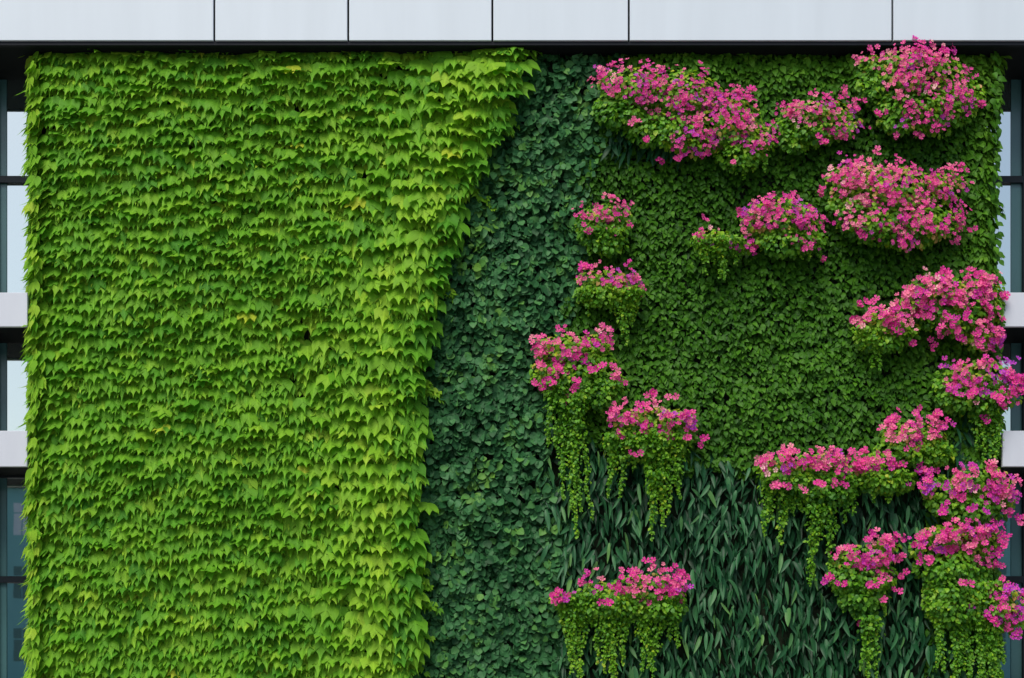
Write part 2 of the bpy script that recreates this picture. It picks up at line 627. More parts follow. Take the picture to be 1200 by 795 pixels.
for s in (-1, 1):
    for (pt, pb_) in ((343, 383), (505, 547)):
        YS = YF + 0.12
        z1, z0 = P(0, pt, YS)[2], P(0, pb_, YS)[2]
        a, b = (-XO, P(32, 0, YS)[0]) if s < 0 else (P(1175, 0, YS)[0], XO)
        Boxes().box(a, b, YS, YS + 0.06, z0, z1, 0.006).build('spandrel', M['spandrel'], bld)
        Boxes().box(a + .02, b - .02, YS + 0.064, YW + 0.34, z0 + 0.02, z1 - 0.035).build('slab', M['soffit'], bld)

# ------------------------------------------------------------------ what the glazing mirrors: the far side of the street
opp = empty('street_building', (0, -50, GROUND_Z))
tag(opp, 'teal low street block mirrored faintly in the lowest office panes', 'building')
Boxes().box(-45, 45, -58, -50, GROUND_Z, 10.0).build('wall', M['tealwall'], opp)
Boxes().box(-45.2, 45.2, -58.2, -49.7, 10.004, 10.4).build('parapet', M['soffit'], opp)
for k in range(3):
    z = 0.2 + k * 3.3
    for q in range(-13, 14):
        wb = Boxes()
        xc = q * 3.2 - 0.1
        for a, b in ((0, .42), (.48, .9)):
            for c, d in ((0, 1.15), (1.22, 1.7)):
                wb.box(xc - .45 + a, xc - .45 + b, -50.06, -50.003 + .02, z + c + 0.7, z + d + 0.7)
        wb.build('window', M['spandrel'] if (k == 2 and q % 3 == 1) else M['teal'], opp)


def street_tree(x, y, h, rad, label):
    t = empty('street_tree', (x, y, GROUND_Z))
    tag(t, label, 'tree')
    s = Scatter()
    top = GROUND_Z + h
    s.tube([(x, y, GROUND_Z - 0.05), (x + .05, y, GROUND_Z + h * .3), (x - .05, y + .1, GROUND_Z + h * .6), (x, y, top - 0.5)], 0.16, 0.03, 8)
    cl = []
    for k in range(11):
        a = R.uniform(0, 6.28)
        q = np.array([x + math.cos(a) * rad * R.uniform(.3, .95), y + math.sin(a) * rad * R.uniform(.3, .95), top - rad * R.uniform(0.1, 2.0)])
        s.tube([(x, y, q[2] - rad * .7), ((x + q[0]) / 2, (y + q[1]) / 2, q[2] - rad * .25), q], 0.06, 0.012, 5)
        cl.append(q)
    s.build('trunk', M['bark'], t)
    c = Scatter()
    for q in cl:
        n = 170
        d = unit(R.normal(size=(n, 3)))
        p = q + d * rad * 0.42 * R.uniform(.3, 1.1, (n, 1))
        c.add(T_OVATE, p, R.normal(size=(n, 3)) + [0, 0, -0.7], d + [0, 0, 0.6], R.uniform(.16, .26, n), R.rand(n))
    c.build('crown', M['treeleaf'], t)


street_tree(-15.6, -14.0, 9.3, 2.0, 'leafy street tree mirrored in the middle window beside bright ivy')

# ------------------------------------------------------------------ the planted wall's carrier
car = Boxes()
x0, x1 = P(46, 0)[0], P(1158, 0)[0]
ztop = P(0, 66, 0)[2]
car.box(x0, x1, 0.06, YW + 0.30, GROUND_Z + 0.5, ztop)
tag(car.build('planting_panel', M['felt']), 'dark felt planting panel behind the leaves of the green wall', 'wall panel')
tr = empty('planter_trough', (0, -0.2, GROUND_Z))
tag(tr, 'long grey concrete trough along the foot of the green wall', 'planter')
b = Boxes()
b.box(x0 - .1, x1 + .1, -0.55, -0.45, GROUND_Z, GROUND_Z + 0.45)
b.box(x0 - .1, x0, -0.45, 0.05, GROUND_Z, GROUND_Z + 0.45)
b.box(x1, x1 + .1, -0.45, 0.05, GROUND_Z, GROUND_Z + 0.45)
b.build('rim', M['concrete'], tr)
Boxes().box(x0 + .004, x1 - .004, -0.446, 0.05, GROUND_Z + 0.01, GROUND_Z + 0.38).build('soil', M['felt'], tr)

# ================================================================== LEAFY ZONES
IVY_R = np.array([(40, 622), (60, 622), (90, 610), (120, 602), (150, 592), (200, 570), (250, 553), (300, 540), (350, 522), (400, 510), (450, 505), (500, 502),
                  (560, 500), (620, 500), (700, 498), (760, 495), (800, 490), (940, 488)], float)
DARK_R = np.array([(40, 724), (100, 718), (150, 714), (200, 694), (250, 684), (300, 690), (350, 674), (400, 654), (450, 642), (500, 636), (560, 648), (620, 664),
                   (700, 668), (800, 668), (940, 662)], float)
STRAP_T = np.array([(600, 455), (640, 470), (670, 492), (720, 528), (780, 546), (850, 546), (900, 556), (960, 575), (1020, 562), (1060, 545), (1100, 510), (1140, 482), (1200, 470)], float)
BOT = 905.0


def ivy_r(py): return np.interp(py, IVY_R[:, 0], IVY_R[:, 1]) - 6.0 - 10.0 * sstep(110, 230, np.asarray(py)) + 5.0 * sstep(420, 520, np.asarray(py))
def dark_r(py): return np.interp(py, DARK_R[:, 0], DARK_R[:, 1])
def strap_t(px): return np.interp(px, STRAP_T[:, 0], STRAP_T[:, 1])


def sstep(a, b, x):
    t = np.clip((x - a) / (b - a), 0, 1)
    return t * t * (3 - 2 * t)


def wall_y(px, py):
    """Depth of the foliage's face: gentle swells, rounded off at both ends of the wall."""
    y = -0.03 + 0.07 * (fbm_v(px / 90, py / 70, 3) - 0.5) + 0.05 * (fbm_v(px / 30, py / 26, 4) - 0.5)
    y = y + 0.03 * (1 - sstep(30, 50, px)) ** 2 + 0.03 * sstep(1150, 1176, px) ** 2 + 0.10 * (1 - sstep(52, 80, py))
    return y


# ------------------------------------------------------------------ bright ivy, left half
ivy = empty('climbing_ivy', P(270, 920, 0.0))
tag(ivy, 'bright yellow green climbing ivy with pointed leaves hanging in wavy rows', 'ivy')
S = Scatter()
LFT = lambda py: 39 + 4.5 * (fbm_v(py / 26, py * 0 + .5, 11) - 0.5) * 2


def add_ivy(px, py, size, depth_off, tilt, rnd, edge_yaw=True):
    N = len(px)
    e = ivy_r(py)
    bulge = 0.17 * np.exp(-((px - (e - 26)) / 60.0) ** 2)
    Y = wall_y(px, py) - 0.08 - bulge + depth_off
    yaw = R.normal(0, 0.14, N)
    yaw = yaw - 0.7 * (1 - sstep(34, 66, px)) + 0.22 * sstep(-26, 10, px - e)
    roll = R.normal(0, 0.16, N) + 0.12 * sstep(-40, 6, px - e)
    tip, nrm = wall_basis(N, tilt, yaw, roll)
    S.add(T_IVY, PA(px, py, Y), tip, nrm, size * MPP, rnd, R.uniform(0.92, 1.2, N))


def row_system(pitch_top, pitch_bot, spacing, size, keep, seed):
    ys, y = [], 54.0
    while y < BOT:
        ys.append(y)
        y += pitch_top + (pitch_bot - pitch_top) * min(1, (y - 54) / 420)
    for r, y in enumerate(ys):
        x = np.arange(30 + R.uniform(0, spacing), 640, spacing) + 0.0
        x = x + R.normal(0, spacing * 0.20, len(x))
        yy = y + 13 * (fbm_v(x / 75, x * 0 + y / 120, seed) - 0.5) + 13 * (fbm_v(x / 27, x * 0 + y / 34, seed + 1) - 0.5) - 0.05 * (x - 300) * (1 - y / 700) \
            - 0.10 * np.clip(x - 380, 0, 300) * (1 - min(1, y / 500)) + R.normal(0, 2.0, len(x))
        e = ivy_r(yy) + 10 * (fbm_v(yy / 16, yy * 0 + 2.5, 21) - 0.5)
        ok = (x > LFT(yy) - 1) & (x < e) & (yy > 50) & (yy < BOT) & (R.rand(len(x)) < keep(x, yy))
        x, yy = x[ok], yy[ok]
        if not len(x): continue
        n = len(x)
        warm = sstep(170, 20, ivy_r(yy) - x)
        edge_ = sstep(34, 10, ivy_r(yy) - x)
        rnd = np.clip(0.29 + 0.05 * sstep(60, 40, x) + R.normal(0, 0.12, n) + 0.22 * warm - 0.34 * edge_, 0.02, 0.86)
        rnd = np.where(R.rand(n) < 0.004, 0.93, rnd)
        sz = size * 1.12 * R.uniform(0.82, 1.22, n)
        add_ivy(x, yy, sz, R.normal(0, 0.012, n), np.clip(R.normal(0.52, 0.16, n), 0.1, 1.0), rnd)


def wright(x, y):
    return sstep(190, 60, ivy_r(y) - x)


row_system(15.6, 12.8, 11.2, 15.6, lambda x, y: 1 - 0.97 * wright(x, y), 31)
row_system(16.6, 15.0, 13.0, 18.8, lambda x, y: wright(x, y), 51)
# the lower layer that fills the gaps
n = 10500
px = R.uniform(38, 620, n); py = R.uniform(56, BOT, n)
ok = px < ivy_r(py) - 4
px, py = px[ok], py[ok]
add_ivy(px, py, R.uniform(13, 19, len(px)), 0.045 + R.rand(len(px)) * 0.04, R.uniform(0.1, 0.5, len(px)), np.clip(R.normal(0.48, 0.14, len(px)), 0, 0.8))
# larger leaves straggling over the free edge, and sprigs along the top and the outer corner
py = np.arange(52, BOT, 9.0) + R.uniform(-3, 3, len(np.arange(52, BOT, 9.0)))
px = ivy_r(py) + R.normal(-6, 7, len(py))
add_ivy(px, py, R.uniform(18, 29, len(px)), -0.02 + R.rand(len(px)) * 0.12, R.uniform(0.2, 0.7, len(px)), np.clip(R.normal(0.20, 0.14, len(px)), 0, .8))
py = np.arange(60, BOT, 2.8); py = py + R.uniform(-3, 3, len(py))
px = LFT(py) + R.normal(0.5, 2.0, len(py))
add_ivy(px, py, R.uniform(13, 20, len(px)), R.uniform(-.17, .14, len(px)), R.uniform(0.0, 0.45, len(px)), np.clip(R.normal(0.5, 0.14, len(px)), 0, .85))
px = np.arange(42, 624, 7.0); px = px + R.uniform(-3, 3, len(px))
py = 53 + 7 * fbm_v(px / 28, px * 0, 77) - 5 * sstep(560, 610, px)
add_ivy(px, py, R.uniform(17, 26, len(px)), R.rand(len(px)) * 0.15, R.uniform(0.2, 0.7, len(px)), np.clip(R.normal(0.42, 0.12, len(px)), 0, .8))
# stray shoots that cross on to the neighbouring creeper
for k in range(16):
    y_ = R.uniform(90, BOT - 10); x_ = ivy_r(y_) - 6; m_ = R.randint(4, 9)
    px = x_ + np.cumsum(R.uniform(2, 6, m_)); py = y_ + np.cumsum(R.uniform(-2, 7, m_))
    tip, nrm = wall_basis(m_, R.uniform(.2, .6, m_), R.normal(0, .3, m_), R.normal(.3, .4, m_))
    S.add(T_IVY, PA(px, py, wall_y(px, py) - 0.10), tip, nrm, np.linspace(15, 8, m_) * R.uniform(.85, 1.1) * MPP, np.clip(R.normal(.35, .1, m_), 0, .8))
# leaves on the return of the wall
n = 700
zz = R.uniform(GROUND_Z + .5, ztop, n); yy = R.uniform(0.1, 0.75, n)
tip, nrm = wall_basis(n, R.uniform(.3, .8, n), R.normal(-1.45, .2, n), R.normal(0, .2, n))
S.add(T_IVY, np.column_stack([x0 + R.normal(-.06, .03, n), yy, zz]), tip, nrm, R.uniform(15, 24, n) * MPP, np.clip(R.normal(.4, .14, n), 0, .85))
S.build('foliage', M['ivy'], ivy)
S = Scatter()
for k in range(16):
    xx = R.uniform(60, 480); zz = np.linspace(GROUND_Z + 0.35, ztop - .1, 16)
    xs_ = P(xx, 0)[0] + np.cumsum(R.normal(0, .05, 16))
    xs_ = np.clip(xs_, x0 + .05, P(495, 0)[0])
    S.tube(np.column_stack([xs_, 0.045 + R.normal(0, .004, 16), zz]), 0.02, 0.006, 5)
S.build('stem', M['bark'], ivy)

# ------------------------------------------------------------------ blue-green creeper, the band in the middle
crp = empty('leafy_creeper', P(580, 920, 0.0))
tag(crp, 'dark blue green creeper with rounded leaves in a curved band between ivies', 'creeper')
S = Scatter()


def band_points(n, lo, hi):
    px = R.uniform(480, 735, n); py = R.uniform(54, BOT, n)
    l_, h_ = ivy_r(py) - 22, dark_r(py) + 16 * (fbm_v(py / 22, py * 0 + 4.5, 91) - 0.5)
    ok = (px > l_) & (px < h_)
    return px[ok], py[ok]


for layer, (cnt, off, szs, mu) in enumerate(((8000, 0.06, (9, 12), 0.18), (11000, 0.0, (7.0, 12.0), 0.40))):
    px, py = band_points(cnt, 0, 0)
    n = len(px)
    spr = fbm_v(px / 17, py / 14, 111)
    Y = wall_y(px, py) + off - 0.16 * (spr - 0.4) + R.normal(0, 0.02, n)
    tip, nrm = wall_basis(n, np.clip(R.normal(0.42, 0.28, n), -0.1, 1.1), R.normal(0, 0.38, n), R.normal(0, 0.65, n))
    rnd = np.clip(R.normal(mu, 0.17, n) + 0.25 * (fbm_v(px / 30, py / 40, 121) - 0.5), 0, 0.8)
    fresh = (fbm_v(px / 20, py / 26, 131) > 0.74) & (R.rand(n) < 0.6)
    rnd = np.where(fresh, R.uniform(0.62, 0.88, n), rnd)
    S.add(T_ROUND, PA(px, py, Y), tip, nrm, R.uniform(szs[0], szs[1], n) * MPP, rnd)
S.build('foliage', M['dark'], crp)

# ------------------------------------------------------------------ small-leaved carpet, the right half
fig = empty('creeping_fig', P(900, 920, 0.0))
tag(fig, 'deep green small leaved climber carpeting the wall behind the pink flowers', 'climber')
S = Scatter()
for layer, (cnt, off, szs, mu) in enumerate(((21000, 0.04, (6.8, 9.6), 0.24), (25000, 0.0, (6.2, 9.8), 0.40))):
    px = R.uniform(655, 1180, cnt); py = R.uniform(57, 800, cnt)
    rt = 1167 + 7 * (fbm_v(py / 24, py * 0 + 7.5, 141) - 0.5) * 2 + 5 * sstep(120, 60, py)
    wob = 14 * (fbm_v(px / 26, py / 26, 151) - 0.5)
    ok = (px > dark_r(py) - 12) & (px < rt) & ((py < strap_t(px) + 8 + wob) | ((px > 1085) & (py < 800)))
    px, py = px[ok], py[ok]
    n = len(px)
    edge = 1.3 * sstep(1105, 1160, px) + 1.2 * sstep(135, 60, py)
    Y = wall_y(px, py) + off + R.normal(0, 0.02, n) - 0.07 * (fbm_v(px / 16, py / 12, 161) - .5) - 0.08 * (fbm_v(px / 48, py / 40, 163) - .5)
    tip, nrm = wall_basis(n, np.clip(R.normal(0.50, 0.2, n), 0, 1.2), R.normal(0, 0.28, n) + 0.8 * sstep(1140, 1172, px), R.normal(0, 0.5, n))
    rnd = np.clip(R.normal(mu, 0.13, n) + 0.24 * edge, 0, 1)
    S.add(T_OVATE, PA(px, py, Y), tip, nrm, R.uniform(szs[0], szs[1], n) * MPP * (1 + 0.18 * edge), rnd)
# free tips that break the outer edge, and the return of the wall
py = np.arange(56, BOT, 2.2); py = py + R.uniform(-2, 2, len(py)); n = len(py)
px = 1165 + R.normal(0, 3, n)
tip, nrm = wall_basis(n, R.uniform(.1, .6, n), R.uniform(-0.1, 0.8, n), R.normal(.2, .6, n))
S.add(T_OVATE, PA(px, py, R.uniform(-.27, .15, n)), tip, nrm, R.uniform(8, 12, n) * MPP, R.uniform(.3, .75, n))
n = 1100
zz = R.uniform(GROUND_Z + .5, ztop, n); yy = R.uniform(0.1, 0.75, n)
tip, nrm = wall_basis(n, R.uniform(.3, .8, n), R.normal(1.45, .2, n), R.normal(0, .3, n))
S.add(T_OVATE, np.column_stack([x1 + R.normal(.05, .03, n), yy, zz]), tip, nrm, R.uniform(9, 15, n) * MPP, np.clip(R.normal(.5, .14, n), 0, 1))
S.build('foliage', M['small'], fig)

# ------------------------------------------------------------------ strap-leaved bed, lower right
strap = empty('strap_leaf_bed', P(860, 920, 0.0))
tag(strap, 'glossy blue green bed of long narrow drooping leaves along the bottom', 'foliage plants')
S = Scatter()


def add_strap(px, py, size, off, mu, rollsd=0.33):
    n = len(px)
    Y = wall_y(px, py) + off + R.normal(0, 0.02, n)
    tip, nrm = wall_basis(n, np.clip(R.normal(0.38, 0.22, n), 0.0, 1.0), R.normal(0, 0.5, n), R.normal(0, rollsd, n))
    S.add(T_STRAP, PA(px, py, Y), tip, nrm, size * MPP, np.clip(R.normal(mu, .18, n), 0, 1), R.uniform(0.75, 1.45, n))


for cnt, off, mu in ((4600, 0.06, 0.10), (2400, -0.01, 0.36), (1000, -0.07, 0.66)):  # back leaves coloured darker as shaded gaps, front ones brighter as highlights
    px = R.uniform(628, 1165, cnt); py = R.uniform(455, BOT, cnt)
    wob = 20 * (fbm_v(px / 22, py / 22, 171) - 0.5)
    ok = (py > strap_t(px) - 14 + wob) & (px > np.where(py < 560, 634, dark_r(py) - 16 + wob))
    px, py = px[ok], py[ok]
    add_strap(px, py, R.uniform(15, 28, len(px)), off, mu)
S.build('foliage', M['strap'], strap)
hang = empty('strap_leaf_bed', P(765, 150, 0.0))
tag(hang, 'small tuft of narrow dark leaves drooping under the longest flower drift', 'foliage plants')
S = Scatter()
px = R.uniform(712, 806, 90); py = R.uniform(140, 176, 90)
add_strap(px, py, R.uniform(18, 30, 90), -0.04, 0.2, 0.3)
S.build('foliage', M['strap'], hang)

# ================================================================== FLOWERING PLANTS
# mounds: (x, y, rx, ry) of blossom, green: (x, y, rx, ry) of leaves, fall: (x from, x to, y top, y bottom, strands), ones: single blooms
G = 'pink flowering plants in wall pockets'
PLANTS = [
    dict(l='longest drift of pink blossom, sloping down to the right under the soffit', h=.50, s=8.0, out=.42,
         m=[(742, 98, 46, 26), (795, 106, 55, 32), (848, 138, 48, 34), (882, 160, 26, 26), (815, 160, 32, 20)],
         g=[(730, 128, 34, 22), (790, 148, 62, 26), (868, 178, 30, 22)], f=[(852, 898, 172, 212, 7), (715, 735, 130, 158, 3)],
         o=[(776, 188), (758, 164), (742, 142), (800, 182), (826, 184), (700, 92), (880, 105), (862, 190)]),
    dict(l='low narrow mound of pink blossom next to the end of the longest drift', h=.55, s=7.6, out=.34,
         m=[(958, 126, 46, 15), (940, 134, 22, 15), (985, 140, 26, 18)], g=[(948, 150, 44, 20), (930, 165, 18, 14)], f=[(925, 960, 160, 182, 4)],
         o=[(963, 164), (1008, 112), (994, 158), (1000, 122), (986, 108)]),
    dict(l='tall bush of pink blossom reaching up past the dark soffit', h=.55, s=7.8, out=.46,
         m=[(1078, 82, 60, 28), (1066, 66, 36, 18), (1092, 116, 50, 26), (1128, 104, 28, 18), (1028, 70, 24, 14), (1068, 142, 26, 12), (1098, 144, 16, 12)],
         g=[(1026, 98, 24, 24), (1085, 122, 60, 30), (1060, 140, 30, 16)], f=[],
         o=[(1033, 131), (1050, 160), (1008, 128), (1074, 160), (1106, 60), (1090, 56), (1150, 124), (1020, 58), (1012, 118)]),
    dict(l='widest spreading bush of rose pink blossom, below the bush touching the soffit', h=.60, s=7.8, out=.48,
         m=[(1045, 218, 76, 30), (1030, 252, 52, 24), (1088, 252, 44, 26), (1006, 205, 40, 20), (1112, 212, 24, 18), (1064, 276, 32, 12)],
         g=[(1050, 262, 66, 26), (1010, 240, 40, 20)], f=[], o=[(1135, 268), (1060, 288), (1026, 178), (1128, 196), (960, 226), (1010, 276), (1122, 284)]),
    dict(l='rounded pink flower mound hanging between a small lime cascade and the widest bush', h=.48, s=8.0, out=.38,
         m=[(915, 248, 44, 24), (940, 266, 24, 22), (890, 252, 22, 20)], g=[(922, 280, 38, 20)], f=[(935, 962, 285, 306, 4)],
         o=[(880, 290), (944, 292), (868, 246), (962, 252), (966, 302)]),
    dict(l='tiny pink flower head above a fine lime green cascade in the dark carpet', h=.56, s=7.6, out=.30,
         m=[(836, 272, 22, 10), (870, 282, 16, 9)], g=[(842, 288, 26, 13)], f=[(817, 868, 286, 328, 11)], o=[(886, 292), (828, 257), (876, 293), (822, 281)]),
    dict(l='smallest leafy tuft with sparse pink blooms, top plant of the inner column', h=.58, s=7.4, out=.30,
         m=[(710, 246, 30, 13), (722, 260, 18, 10)], g=[(706, 268, 32, 22), (712, 285, 22, 14)], f=[(690, 728, 275, 300, 5)],
         o=[(680, 257), (688, 268), (738, 264), (695, 240), (718, 231)]),
    dict(l='neat cap of pink blooms over bright trailing stems, second of the inner column', h=.52, s=8.0, out=.32,
         m=[(710, 322, 36, 12), (718, 330, 26, 10)], g=[(712, 344, 38, 16)], f=[(680, 708, 345, 372, 5), (715, 755, 345, 384, 8), (731, 740, 350, 406, 3)],
         o=[(743, 325), (753, 338), (682, 312), (748, 345), (690, 312)]),
    dict(l='loose pink plant with scattered blooms and long yellow green vines, beside dark creeper', h=.54, s=8.6, out=.36,
         m=[(664, 405, 40, 20), (638, 430, 18, 20), (700, 398, 18, 13), (662, 430, 24, 8)], g=[(678, 432, 46, 30), (702, 455, 32, 26), (655, 440, 26, 20)],
         f=[(644, 660, 455, 552, 5), (668, 682, 470, 632, 5), (690, 724, 455, 490, 5)],
         o=[(671, 456), (677, 447), (662, 468), (650, 448), (652, 434), (718, 430), (722, 441), (730, 446), (628, 452), (635, 447), (690, 434), (706, 428)]),
    dict(l='pink blooms over a thick split lime curtain, lowest of the inner stepped column', h=.52, s=8.8, out=.36,
         m=[(765, 488, 46, 18), (738, 486, 28, 14), (792, 490, 26, 16), (768, 506, 22, 8)], g=[(752, 516, 42, 24), (790, 512, 24, 18)],
         f=[(712, 742, 515, 585, 8), (752, 800, 515, 620, 10), (764, 776, 560, 634, 3)],
         o=[(715, 484), (822, 518), (803, 516), (809, 504), (745, 533), (762, 461), (786, 464), (722, 510), (812, 484)]),
    dict(l='compact pink flower head with fine green fringe, at the edge of the dark carpet', h=.56, s=8.6, out=.34,
         m=[(1042, 372, 36, 17), (1062, 382, 20, 14)], g=[(1034, 396, 32, 15)], f=[(1003, 1058, 392, 434, 11)],
         o=[(1000, 374), (1068, 402), (1012, 356), (1024, 352), (1074, 366)]),
    dict(l='large irregular pink bush beside the upper white spandrel', h=.52, s=9.2, out=.44,
         m=[(1115, 340, 56, 22), (1132, 368, 38, 26), (1155, 338, 24, 20), (1082, 350, 28, 20), (1150, 392, 24, 14)], g=[(1105, 368, 32, 20), (1142, 360, 36, 26), (1095, 335, 30, 16)],
         f=[], o=[(1178, 346), (1092, 406), (1098, 398), (1106, 320), (1126, 396), (1168, 400), (1104, 384), (1084, 330)]),
    dict(l='pink flower head over a narrow green cascade at the wall edge beside lower spandrel', h=.42, s=9.0, out=.40,
         m=[(1150, 436, 38, 24), (1180, 452, 20, 20), (1132, 450, 24, 14), (1150, 462, 20, 8)], g=[(1145, 466, 42, 20), (1112, 455, 18, 28)],
         f=[(1142, 1176, 468, 545, 9)], o=[(1120, 462), (1140, 461), (1163, 464), (1153, 492), (1172, 478), (1176, 492), (1194, 460), (1170, 470)]),
    dict(l='broad pink flower shelf over wide lime fall, spreading furthest into narrow leaves', h=.54, s=9.4, out=.40,
         m=[(945, 538, 50, 15), (914, 544, 26, 14), (985, 544, 30, 15)], g=[(945, 562, 50, 20), (970, 575, 34, 18)],
         f=[(898, 930, 565, 640, 8), (928, 1000, 565, 622, 12), (952, 966, 600, 688, 3)], o=[(918, 570), (941, 571), (962, 566), (976, 564), (990, 566), (892, 546), (910, 566)]),
    dict(l='small gap filling pink flower head joining the broad shelf to the next mound', h=.54, s=9.2, out=.34,
         m=[(1030, 540, 26, 17), (1012, 548, 14, 10)], g=[(1038, 562, 36, 16)], f=[(1012, 1068, 560, 590, 8)], o=[(1052, 548), (1010, 530)]),
    dict(l='pink mound with yellow green leaves above the small gap filling flower head', h=.56, s=9.0, out=.38,
         m=[(1070, 506, 42, 18), (1090, 514, 22, 14)], g=[(1068, 528, 42, 18), (1100, 530, 20, 16)], f=[(1060, 1110, 530, 560, 6)],
         o=[(1083, 548), (1090, 553), (1076, 551), (1074, 482), (1098, 488), (1050, 486)]),
    dict(l='two toned plant, purple blooms on one flank, pink beside a dark window', h=.36, s=9.2, out=.44,
         m=[(1106, 566, 30, 17), (1152, 560, 38, 22), (1170, 578, 22, 16), (1140, 580, 26, 12)], g=[(1142, 594, 42, 22), (1110, 590, 24, 14)],
         f=[(1125, 1170, 595, 618, 5)], o=[(1105, 596), (1140, 597), (1188, 606), (1196, 612), (1156, 600), (1182, 600)]),
    dict(l='pink crown over the biggest lime green mass falling to the bottom edge', h=.52, s=9.4, out=.46,
         m=[(1125, 622, 52, 15), (1084, 638, 22, 14), (1148, 638, 30, 15), (1142, 656, 16, 9), (1112, 646, 14, 8)], g=[(1118, 664, 46, 24), (1125, 700, 44, 36)],
         f=[(1092, 1140, 680, 830, 14), (1130, 1172, 690, 840, 11)], o=[(1130, 683), (1082, 657), (1088, 655), (1072, 640), (1178, 630), (1168, 662), (1172, 648)]),
    dict(l='open pink plant tapering to a single vine, alone among narrow leaves', h=.50, s=9.2, out=.38,
         m=[(1015, 648, 36, 16), (1000, 656, 24, 11), (1040, 634, 16, 9), (1030, 668, 12, 6)], g=[(1010, 676, 40, 24), (1012, 700, 28, 20)],
         f=[(985, 1036, 690, 728, 9), (1016, 1024, 730, 812, 3)], o=[(970, 680), (974, 673), (983, 684), (1020, 687), (1026, 684), (1048, 692), (1063, 675), (1031, 704), (1009, 731), (1019, 739), (1056, 655), (1022, 626)]),
    dict(l='purple magenta flower clump at the frame edge, lowest by the windows', h=.30, s=9.0, out=.50,
         m=[(1182, 706, 24, 24), (1168, 692, 16, 12), (1192, 724, 12, 18)], g=[(1162, 706, 28, 20), (1160, 730, 18, 20)], f=[(1145, 1172, 725, 830, 6)],
         o=[(1138, 713), (1134, 716), (1158, 722), (1183, 738), (1165, 730), (1190, 744), (1176, 686)]),
    dict(l='hot pink crest over ragged lime curtains at the bottom, beside dark creeper', h=.50, s=9.4, out=.40,
         m=[(755, 684, 44, 20), (702, 688, 26, 13), (664, 696, 20, 9), (785, 690, 20, 16)], g=[(722, 708, 66, 18), (770, 712, 34, 16)],
         f=[(655, 702, 705, 796, 11), (706, 738, 705, 818, 8), (745, 798, 705, 806, 12)], o=[(650, 700), (707, 706), (765, 661), (800, 672), (742, 667), (680, 684)]),
]


def blossom_field(pl, ysurf):
    """Blooms set on the sky- and street-facing shell of the plant's mounds, gathered in heads."""
    pos, nrm, hue, cl = [], [], [], []
    for ci, (cx, cy, rx, ry) in enumerate(pl['m']):
        area = math.pi * rx * ry
        heads = max(4, int(area / (92.0 if pl['s'] < 8.2 else 102.0)))
        for h in range(heads):
            u = R.uniform(-1, 1)
            v = R.uniform(-0.95, 1.0)
            if u * u + v * v > 1.05: continue
            d = math.sqrt(max(0.0, 1 - 0.9 * (u * u + v * v)))
            dep = min(pl['out'], 0.010 * rx + 0.12)
            k = R.randint(3, 8)
            hh = pl['h'] - (.05 if pl['s'] < 8.2 else 0) + R.normal(0, .17) - 0.09 * u - 0.07 * v - 0.05 * (u > .55)
            for q in range(k):
                du, dv = R.normal(0, 5.0 / rx), R.normal(0, 4.2 / ry)
                px, py = cx + (u + du) * rx, cy + (v + dv) * ry
                Y = ysurf - 0.12 - dep * d + R.normal(0, .03)
                pos.append(P(px, py, Y))
                n_ = np.array([u * 0.6 + R.normal(0, .4), -0.95 - 0.3 * d + R.normal(0, .25), 0.32 - 0.45 * v + R.normal(0, .35)])
                nrm.append(n_)
                hue.append(hh + R.normal(0, .07))
                cl.append(ci)
    return np.array(pos), np.array(nrm), np.clip(np.array(hue), 0, 1), np.array(cl)


def pieces(pos, ids, reach):
    """Split blooms IDS into clumps whose members touch one another; a lone bloom joins its nearest clump's gap or stays single."""
    left, out = set(ids.tolist()), []
    while left:
        todo, got = [left.pop()], []
        while todo:
            a = todo.pop()
            got.append(a)
            if left:
                l_ = np.array(sorted(left))
                for b in l_[np.linalg.norm(pos[l_] - pos[a], axis=1) < reach].tolist():
                    left.discard(b)
                    todo.append(b)
        out.append(np.array(sorted(got)))
    return out


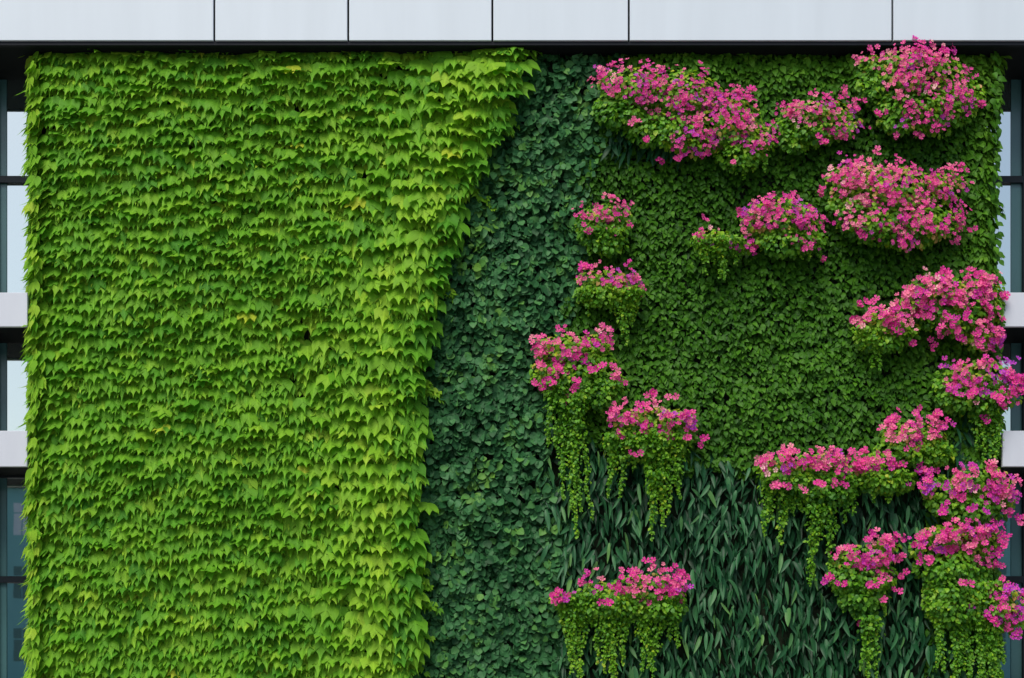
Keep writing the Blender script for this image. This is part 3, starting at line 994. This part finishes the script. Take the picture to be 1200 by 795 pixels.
for pl in PLANTS:
    cx = np.mean([m_[0] for m_ in pl['m']])
    cy = np.mean([m_[1] for m_ in pl['m']])
    ys = -0.05
    t = empty('flowering_plant', P(cx, cy + 20, 0.0))
    tag(t, pl['l'], 'flowering plant', G)
    # leaves: a loose shell on every mound, blossom mounds included
    S = Scatter()
    for k, (gx, gy, rx, ry) in enumerate(list(pl['g']) + [(a, b_ + 5, c * .92, d * .92) for a, b_, c, d in pl['m']]):
        green = k < len(pl['g'])
        n = int(math.pi * rx * ry / (5.2 if green else 8))
        a = R.uniform(0, 2 * math.pi, n); rr = np.sqrt(R.rand(n)) * 1.02
        u, v = rr * np.cos(a), rr * np.sin(a)
        d = np.sqrt(np.maximum(0, 1 - rr ** 2 * .95)) * R.uniform(0.45, 1.0, n)
        dep = min(pl['out'], 0.009 * rx + 0.10)
        Y = ys - 0.06 - dep * d
        pos = PA(gx + u * rx, gy + v * ry, Y)
        nr = np.stack([u * .6, -0.7 - .3 * d, 0.55 - v * .5], 1) + R.normal(0, .35, (n, 3))
        tp = np.stack([u * .6, -0.3 * np.ones(n), -0.8 * np.ones(n)], 1) + R.normal(0, .35, (n, 3))
        mu = 0.35 if green else 0.46
        S.add(T_TINY, pos, tp, nr, R.uniform(3.9, 7.0, n) * MPP, np.where((R.rand(n) < .13) & (not green), R.uniform(.9, 1, n), np.clip(R.normal(mu, .15, n) - .10 * (v > .3), 0, .82)))
    S.build('foliage', M['lime'], t)
    # woody stems from the wall out to the mounds
    S = Scatter()
    for (mx_, my_, rx, ry) in list(pl['m']) + list(pl['g']):
        a, b_ = P(mx_, my_ + ry * .6, 0.06), P(mx_, my_, ys - 0.12 - min(pl['out'], .009 * rx + .1) * .6)
        for q in range(3):
            e = b_ + np.array([R.normal(0, .4 * rx * MPP), R.normal(0, .03), R.normal(0, .3 * ry * MPP)])
            S.tube([a, (a + e) / 2 + [0, -.04, -.03], e], 0.009, 0.004, 4)
    S.build('stem', M['stem'], t)
    # blossom, one part for every clump
    pos, nr, hue, cl = blossom_field(pl, ys)
    if pl['h'] == .36: hue = np.where(cl == 0, hue - .16, hue + .14)
    for ci in range(len(pl['m'])):
        for s in pieces(pos, np.nonzero(cl == ci)[0], pl['s'] * 0.76 * MPP):
            n = len(s)
            S = Scatter()
            S.add(T_BLOSSOM, pos[s], R.normal(size=(n, 3)), nr[s], pl['s'] * (0.71 if pl['s'] < 8.2 else 0.79) * R.uniform(.6, 1.25, n) * MPP, hue[s])
            S.build('blossom_cluster' if n > 2 else 'blossom', M['petal'], t)
    # blooms that stand apart from the clumps
    for (ox, oy) in pl['o']:
        k = R.randint(2, 5)
        S = Scatter()
        # ride on whatever of the plant bulges out here
        near = max([0.02] + [min(pl['out'], .010 * rx + .12) * max(0, 1 - ((ox - gx) / (rx * 1.2)) ** 2 - ((oy - gy) / (ry * 1.6)) ** 2) for gx, gy, rx, ry in pl['m'] + pl['g']])
        c = P(ox, oy, ys - 0.14 - near)
        p = c + R.normal(0, 1, (k, 3)) * np.array([3.2, 2.0, 2.4]) * MPP
        S.add(T_BLOSSOM, p, R.normal(size=(k, 3)), np.array([0, -1, .25]) + R.normal(0, .3, (k, 3)), pl['s'] * R.uniform(.85, 1.15, k) * MPP, np.clip(pl['h'] + R.normal(-.04, .1) + R.normal(0, .04, k), 0, 1))
        S.tube([c + [0, .16, .04], c + [0, .08, .05], c + [0, .01, 0]], 0.004, 0.003, 4)
        S.build('blossom', M['petal'], t)
    # trailing stems
    for (fa, fb, ft, fe, ns) in pl['f']:
        ns = max(2, int(round(ns * 0.95)))
        for k in range(ns):
            xx = fa + (fb - fa) * (k + .5) / ns + R.normal(0, 1.5)
            yb = ft + (fe - ft) * (0.28 + 0.72 * R.rand() ** 1.3)
            if k == ns // 2: yb = fe
            L = yb - ft
            m_ = max(5, int(L / 6))
            tt = np.linspace(0, 1, m_)
            sx_ = xx + np.cumsum(R.normal(0, 1.3, m_))
            Y = ys - 0.19 - 0.14 * (1 - tt) ** 2 + 0.02 * np.sin(tt * 6 + k)
            path = PA(sx_, ft - 6 + tt * (L + 6), Y)
            S = Scatter()
            S.tube(path, 0.006, 0.003, 4)
            nl = int((L + 6) / 0.45)
            q = R.rand(nl) ** 1.5
            wd = 0.15 + 1.45 * (1 - q) ** 1.1
            pp = np.stack([np.interp(q, tt, path[:, i]) for i in range(3)], 1)
            off = R.normal(0, 1, (nl, 3)) * np.array([3.2, 2.8, 1.0]) * MPP * wd[:, None]
            tip, nrm = wall_basis(nl, np.clip(R.normal(.6, .3, nl), -.2, 1.3), off[:, 0] * 14 + R.normal(0, .4, nl), R.normal(0, .5, nl))
            S.add(T_TINY, pp + off + [0, 0, .02], tip, nrm, R.uniform(3.0, 5.3, nl) * (1.1 - .35 * q) * MPP, np.clip(R.normal(.34, .15, nl), 0, .75))
            S.build('trailing_vine', M['lime'], t)

print("objects", len(bpy.data.objects), "verts", sum(len(m.vertices) for m in bpy.data.meshes))
